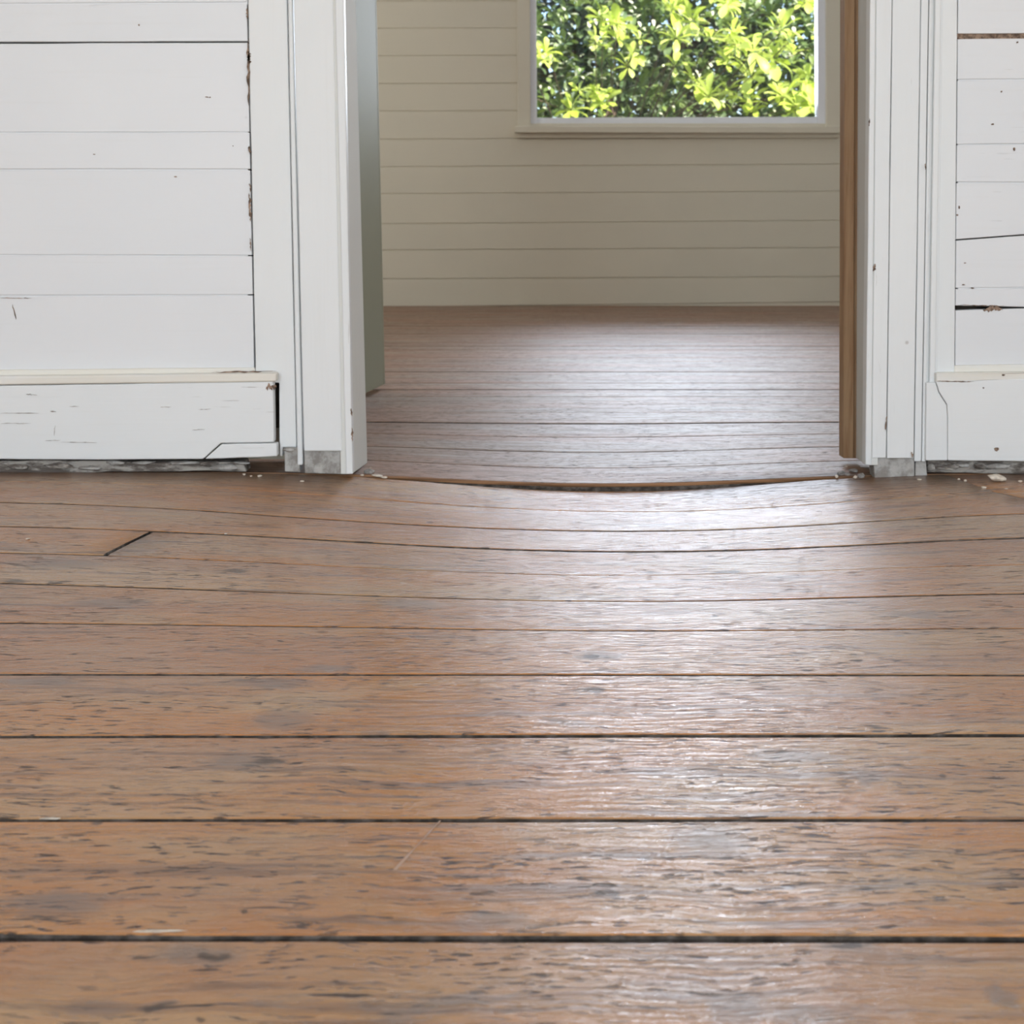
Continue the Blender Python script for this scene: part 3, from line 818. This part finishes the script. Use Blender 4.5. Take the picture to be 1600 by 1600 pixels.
def limb(name, pts, r0, r1, mat, parent, n=8):
    V, Fc = [], []
    m = len(pts)
    for i, p in enumerate(pts):
        p = Vector(p); d = (Vector(pts[min(i+1, m-1)]) - Vector(pts[max(i-1, 0)])).normalized()
        q = d.to_track_quat('Z', 'Y'); r = lerp(r0, r1, i/(m-1))
        for k in range(n):
            a = 2*math.pi*k/n
            V.append(p + q @ Vector((math.cos(a)*r, math.sin(a)*r, 0)))
    for i in range(m-1):
        for k in range(n):
            Fc.append((i*n+k, i*n+(k+1) % n, (i+1)*n+(k+1) % n, (i+1)*n+k))
    return mesh_obj(name, V, Fc, mat, parent, True)

tree = empty('shrub', (0, 0, 0), None, 'broad leafy shrub with sunlit yellow-green rosettes right outside the window', 'shrub')
TY = 8.6
tb = Vector((.75, TY+.9, GZ))
limb('trunk', [tb, tb+Vector((.03, 0, .6)), tb+Vector((-.05, .05, 1.2)), tb+Vector((.05, .1, 2.0))], .09, .05, M['bark'], tree)
clusters = [(943, 33, 24), (964, 38, 22), (1000, 62, 12), (930, 62, 15), (1051, 14, 26), (1081, 32, 24), (1057, 60, 22), (1111, 60, 18), (1222, 46, 22), (1177, 80, 30), (1150, 70, 26), (1204, 92, 26), (1174, 120, 28),
            (1140, 98, 22), (1232, 66, 16), (982, 105, 20), (1055, 104, 18), (1085, 132, 26), (1108, 150, 26), (1128, 158, 18), (1171, 160, 24), (1225, 152, 26), (1244, 166, 22), (1264, 126, 26), (1270, 165, 26), (943, 160, 22), (893, 172, 20),
            (918, 158, 14), (1135, 4, 22), (1261, 2, 20), (860, 95, 12), (1030, -18, 24), (1110, -22, 26), (960, -20, 22), (1220, -25, 22), (1300, 60, 24), (1310, 130, 26), (810, 60, 18), (800, 140, 20)]
leaf_meshes = []
for v in range(3):
    me = bpy.data.meshes.new('leaf')
    a = np.array(LV); a[:, 1] *= (1, .85, 1.12)[v]; a[:, 2] += (0, .05, -.05)[v]*a[:, 0]**2
    me.from_pydata([tuple(q) for q in a], [], LF); me.polygons.foreach_set('use_smooth', [True]*len(LF)); me.materials.append(M['leaf'])
    leaf_meshes.append(me)
nleaf = 0
for i, (px, py, rp) in enumerate(clusters):
    Y = TY + random.uniform(-.35, .25)
    c = onY(px, py, Y)
    r = rp*Y/F_PX*1.35
    # twig from the trunk
    a = tb + Vector((random.uniform(-.05, .05), .05, random.uniform(.7, 1.8)))
    mid = a.lerp(c, .55) + Vector((0, .1, .06))
    limb('twig', [a, mid, c], .006, .003, M['bark'], tree, 5)
    axis = Vector((random.uniform(-.3, .5), -.75, random.uniform(.35, .9))).normalized()
    q = axis.to_track_quat('Z', 'Y'); ph = random.uniform(0, 6.3)
    per = 8 if rp > 18 else 6
    for k in range(per):
        if nleaf >= 298: break
        an = ph + k*2*math.pi/per*1.03 + random.uniform(-.2, .2)
        el = random.uniform(-.1, .75)
        d = q @ Vector((math.cos(an)*math.cos(el), math.sin(an)*math.cos(el), math.sin(el)))
        o = bpy.data.objects.new('leaf', random.choice(leaf_meshes)); COL.objects.link(o); o.parent = tree
        o.location = c + d*r*.06
        o.rotation_euler = (d.to_track_quat('X', 'Z').to_matrix() @ Matrix.Rotation(random.uniform(-.5, .5), 3, 'X')).to_euler()
        s = r*random.uniform(.8, 1.15); o.scale = (s, s, s)
        nleaf += 1
def vol(x0, x1, y0, y1, z0, z1, up=.6):
    def f():
        x, y, z = random.uniform(x0, x1), random.uniform(y0, y1), random.uniform(z0, z1)
        z = min(z, z1 - .25*abs(math.sin(x*2.3)) - .12*abs(math.sin(x*5.1+1)))
        return (x, y, z), (random.gauss(0, .5), random.gauss(-.45, .4), random.gauss(up, .3))
    return f
def around():
    px, py, rp = random.choice(clusters)
    c = onY(px + random.gauss(0, 9), py + random.gauss(0, 8), TY + random.uniform(-.1, .35))
    return c, (random.uniform(-.3, .5), -.7, random.uniform(.3, .9))
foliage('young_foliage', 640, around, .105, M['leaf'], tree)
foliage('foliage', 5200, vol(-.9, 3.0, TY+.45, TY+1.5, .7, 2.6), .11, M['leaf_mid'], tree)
def glint():
    c = onY(random.uniform(810, 1310), random.uniform(-60, 200), TY + random.uniform(.2, .7))
    return c, (random.uniform(-.3, .5), -.7, .8)
foliage('glint_foliage', 520, glint, .062, M['leaf_glint'], tree, per=1)  # whitish leaves stand in for highlights and small sky gaps
back = empty('tree', (0, 0, 0), None, 'dark green leafy tree filling the window behind the sunlit shrub', 'tree')
limb('trunk', [(1.6, 11.4, GZ), (1.55, 11.4, .5), (1.7, 11.5, 1.6), (1.6, 11.5, 2.6)], .14, .08, M['bark'], back)
for k in range(7):
    a = Vector((1.62, 11.45, .6+.25*k)); b = a + Vector((random.uniform(-1.6, 1.6), random.uniform(-.5, .4), random.uniform(.2, .7)))
    limb('branch', [a, a.lerp(b, .5)+Vector((0, 0, .1)), b], .04, .015, M['bark'], back, 6)
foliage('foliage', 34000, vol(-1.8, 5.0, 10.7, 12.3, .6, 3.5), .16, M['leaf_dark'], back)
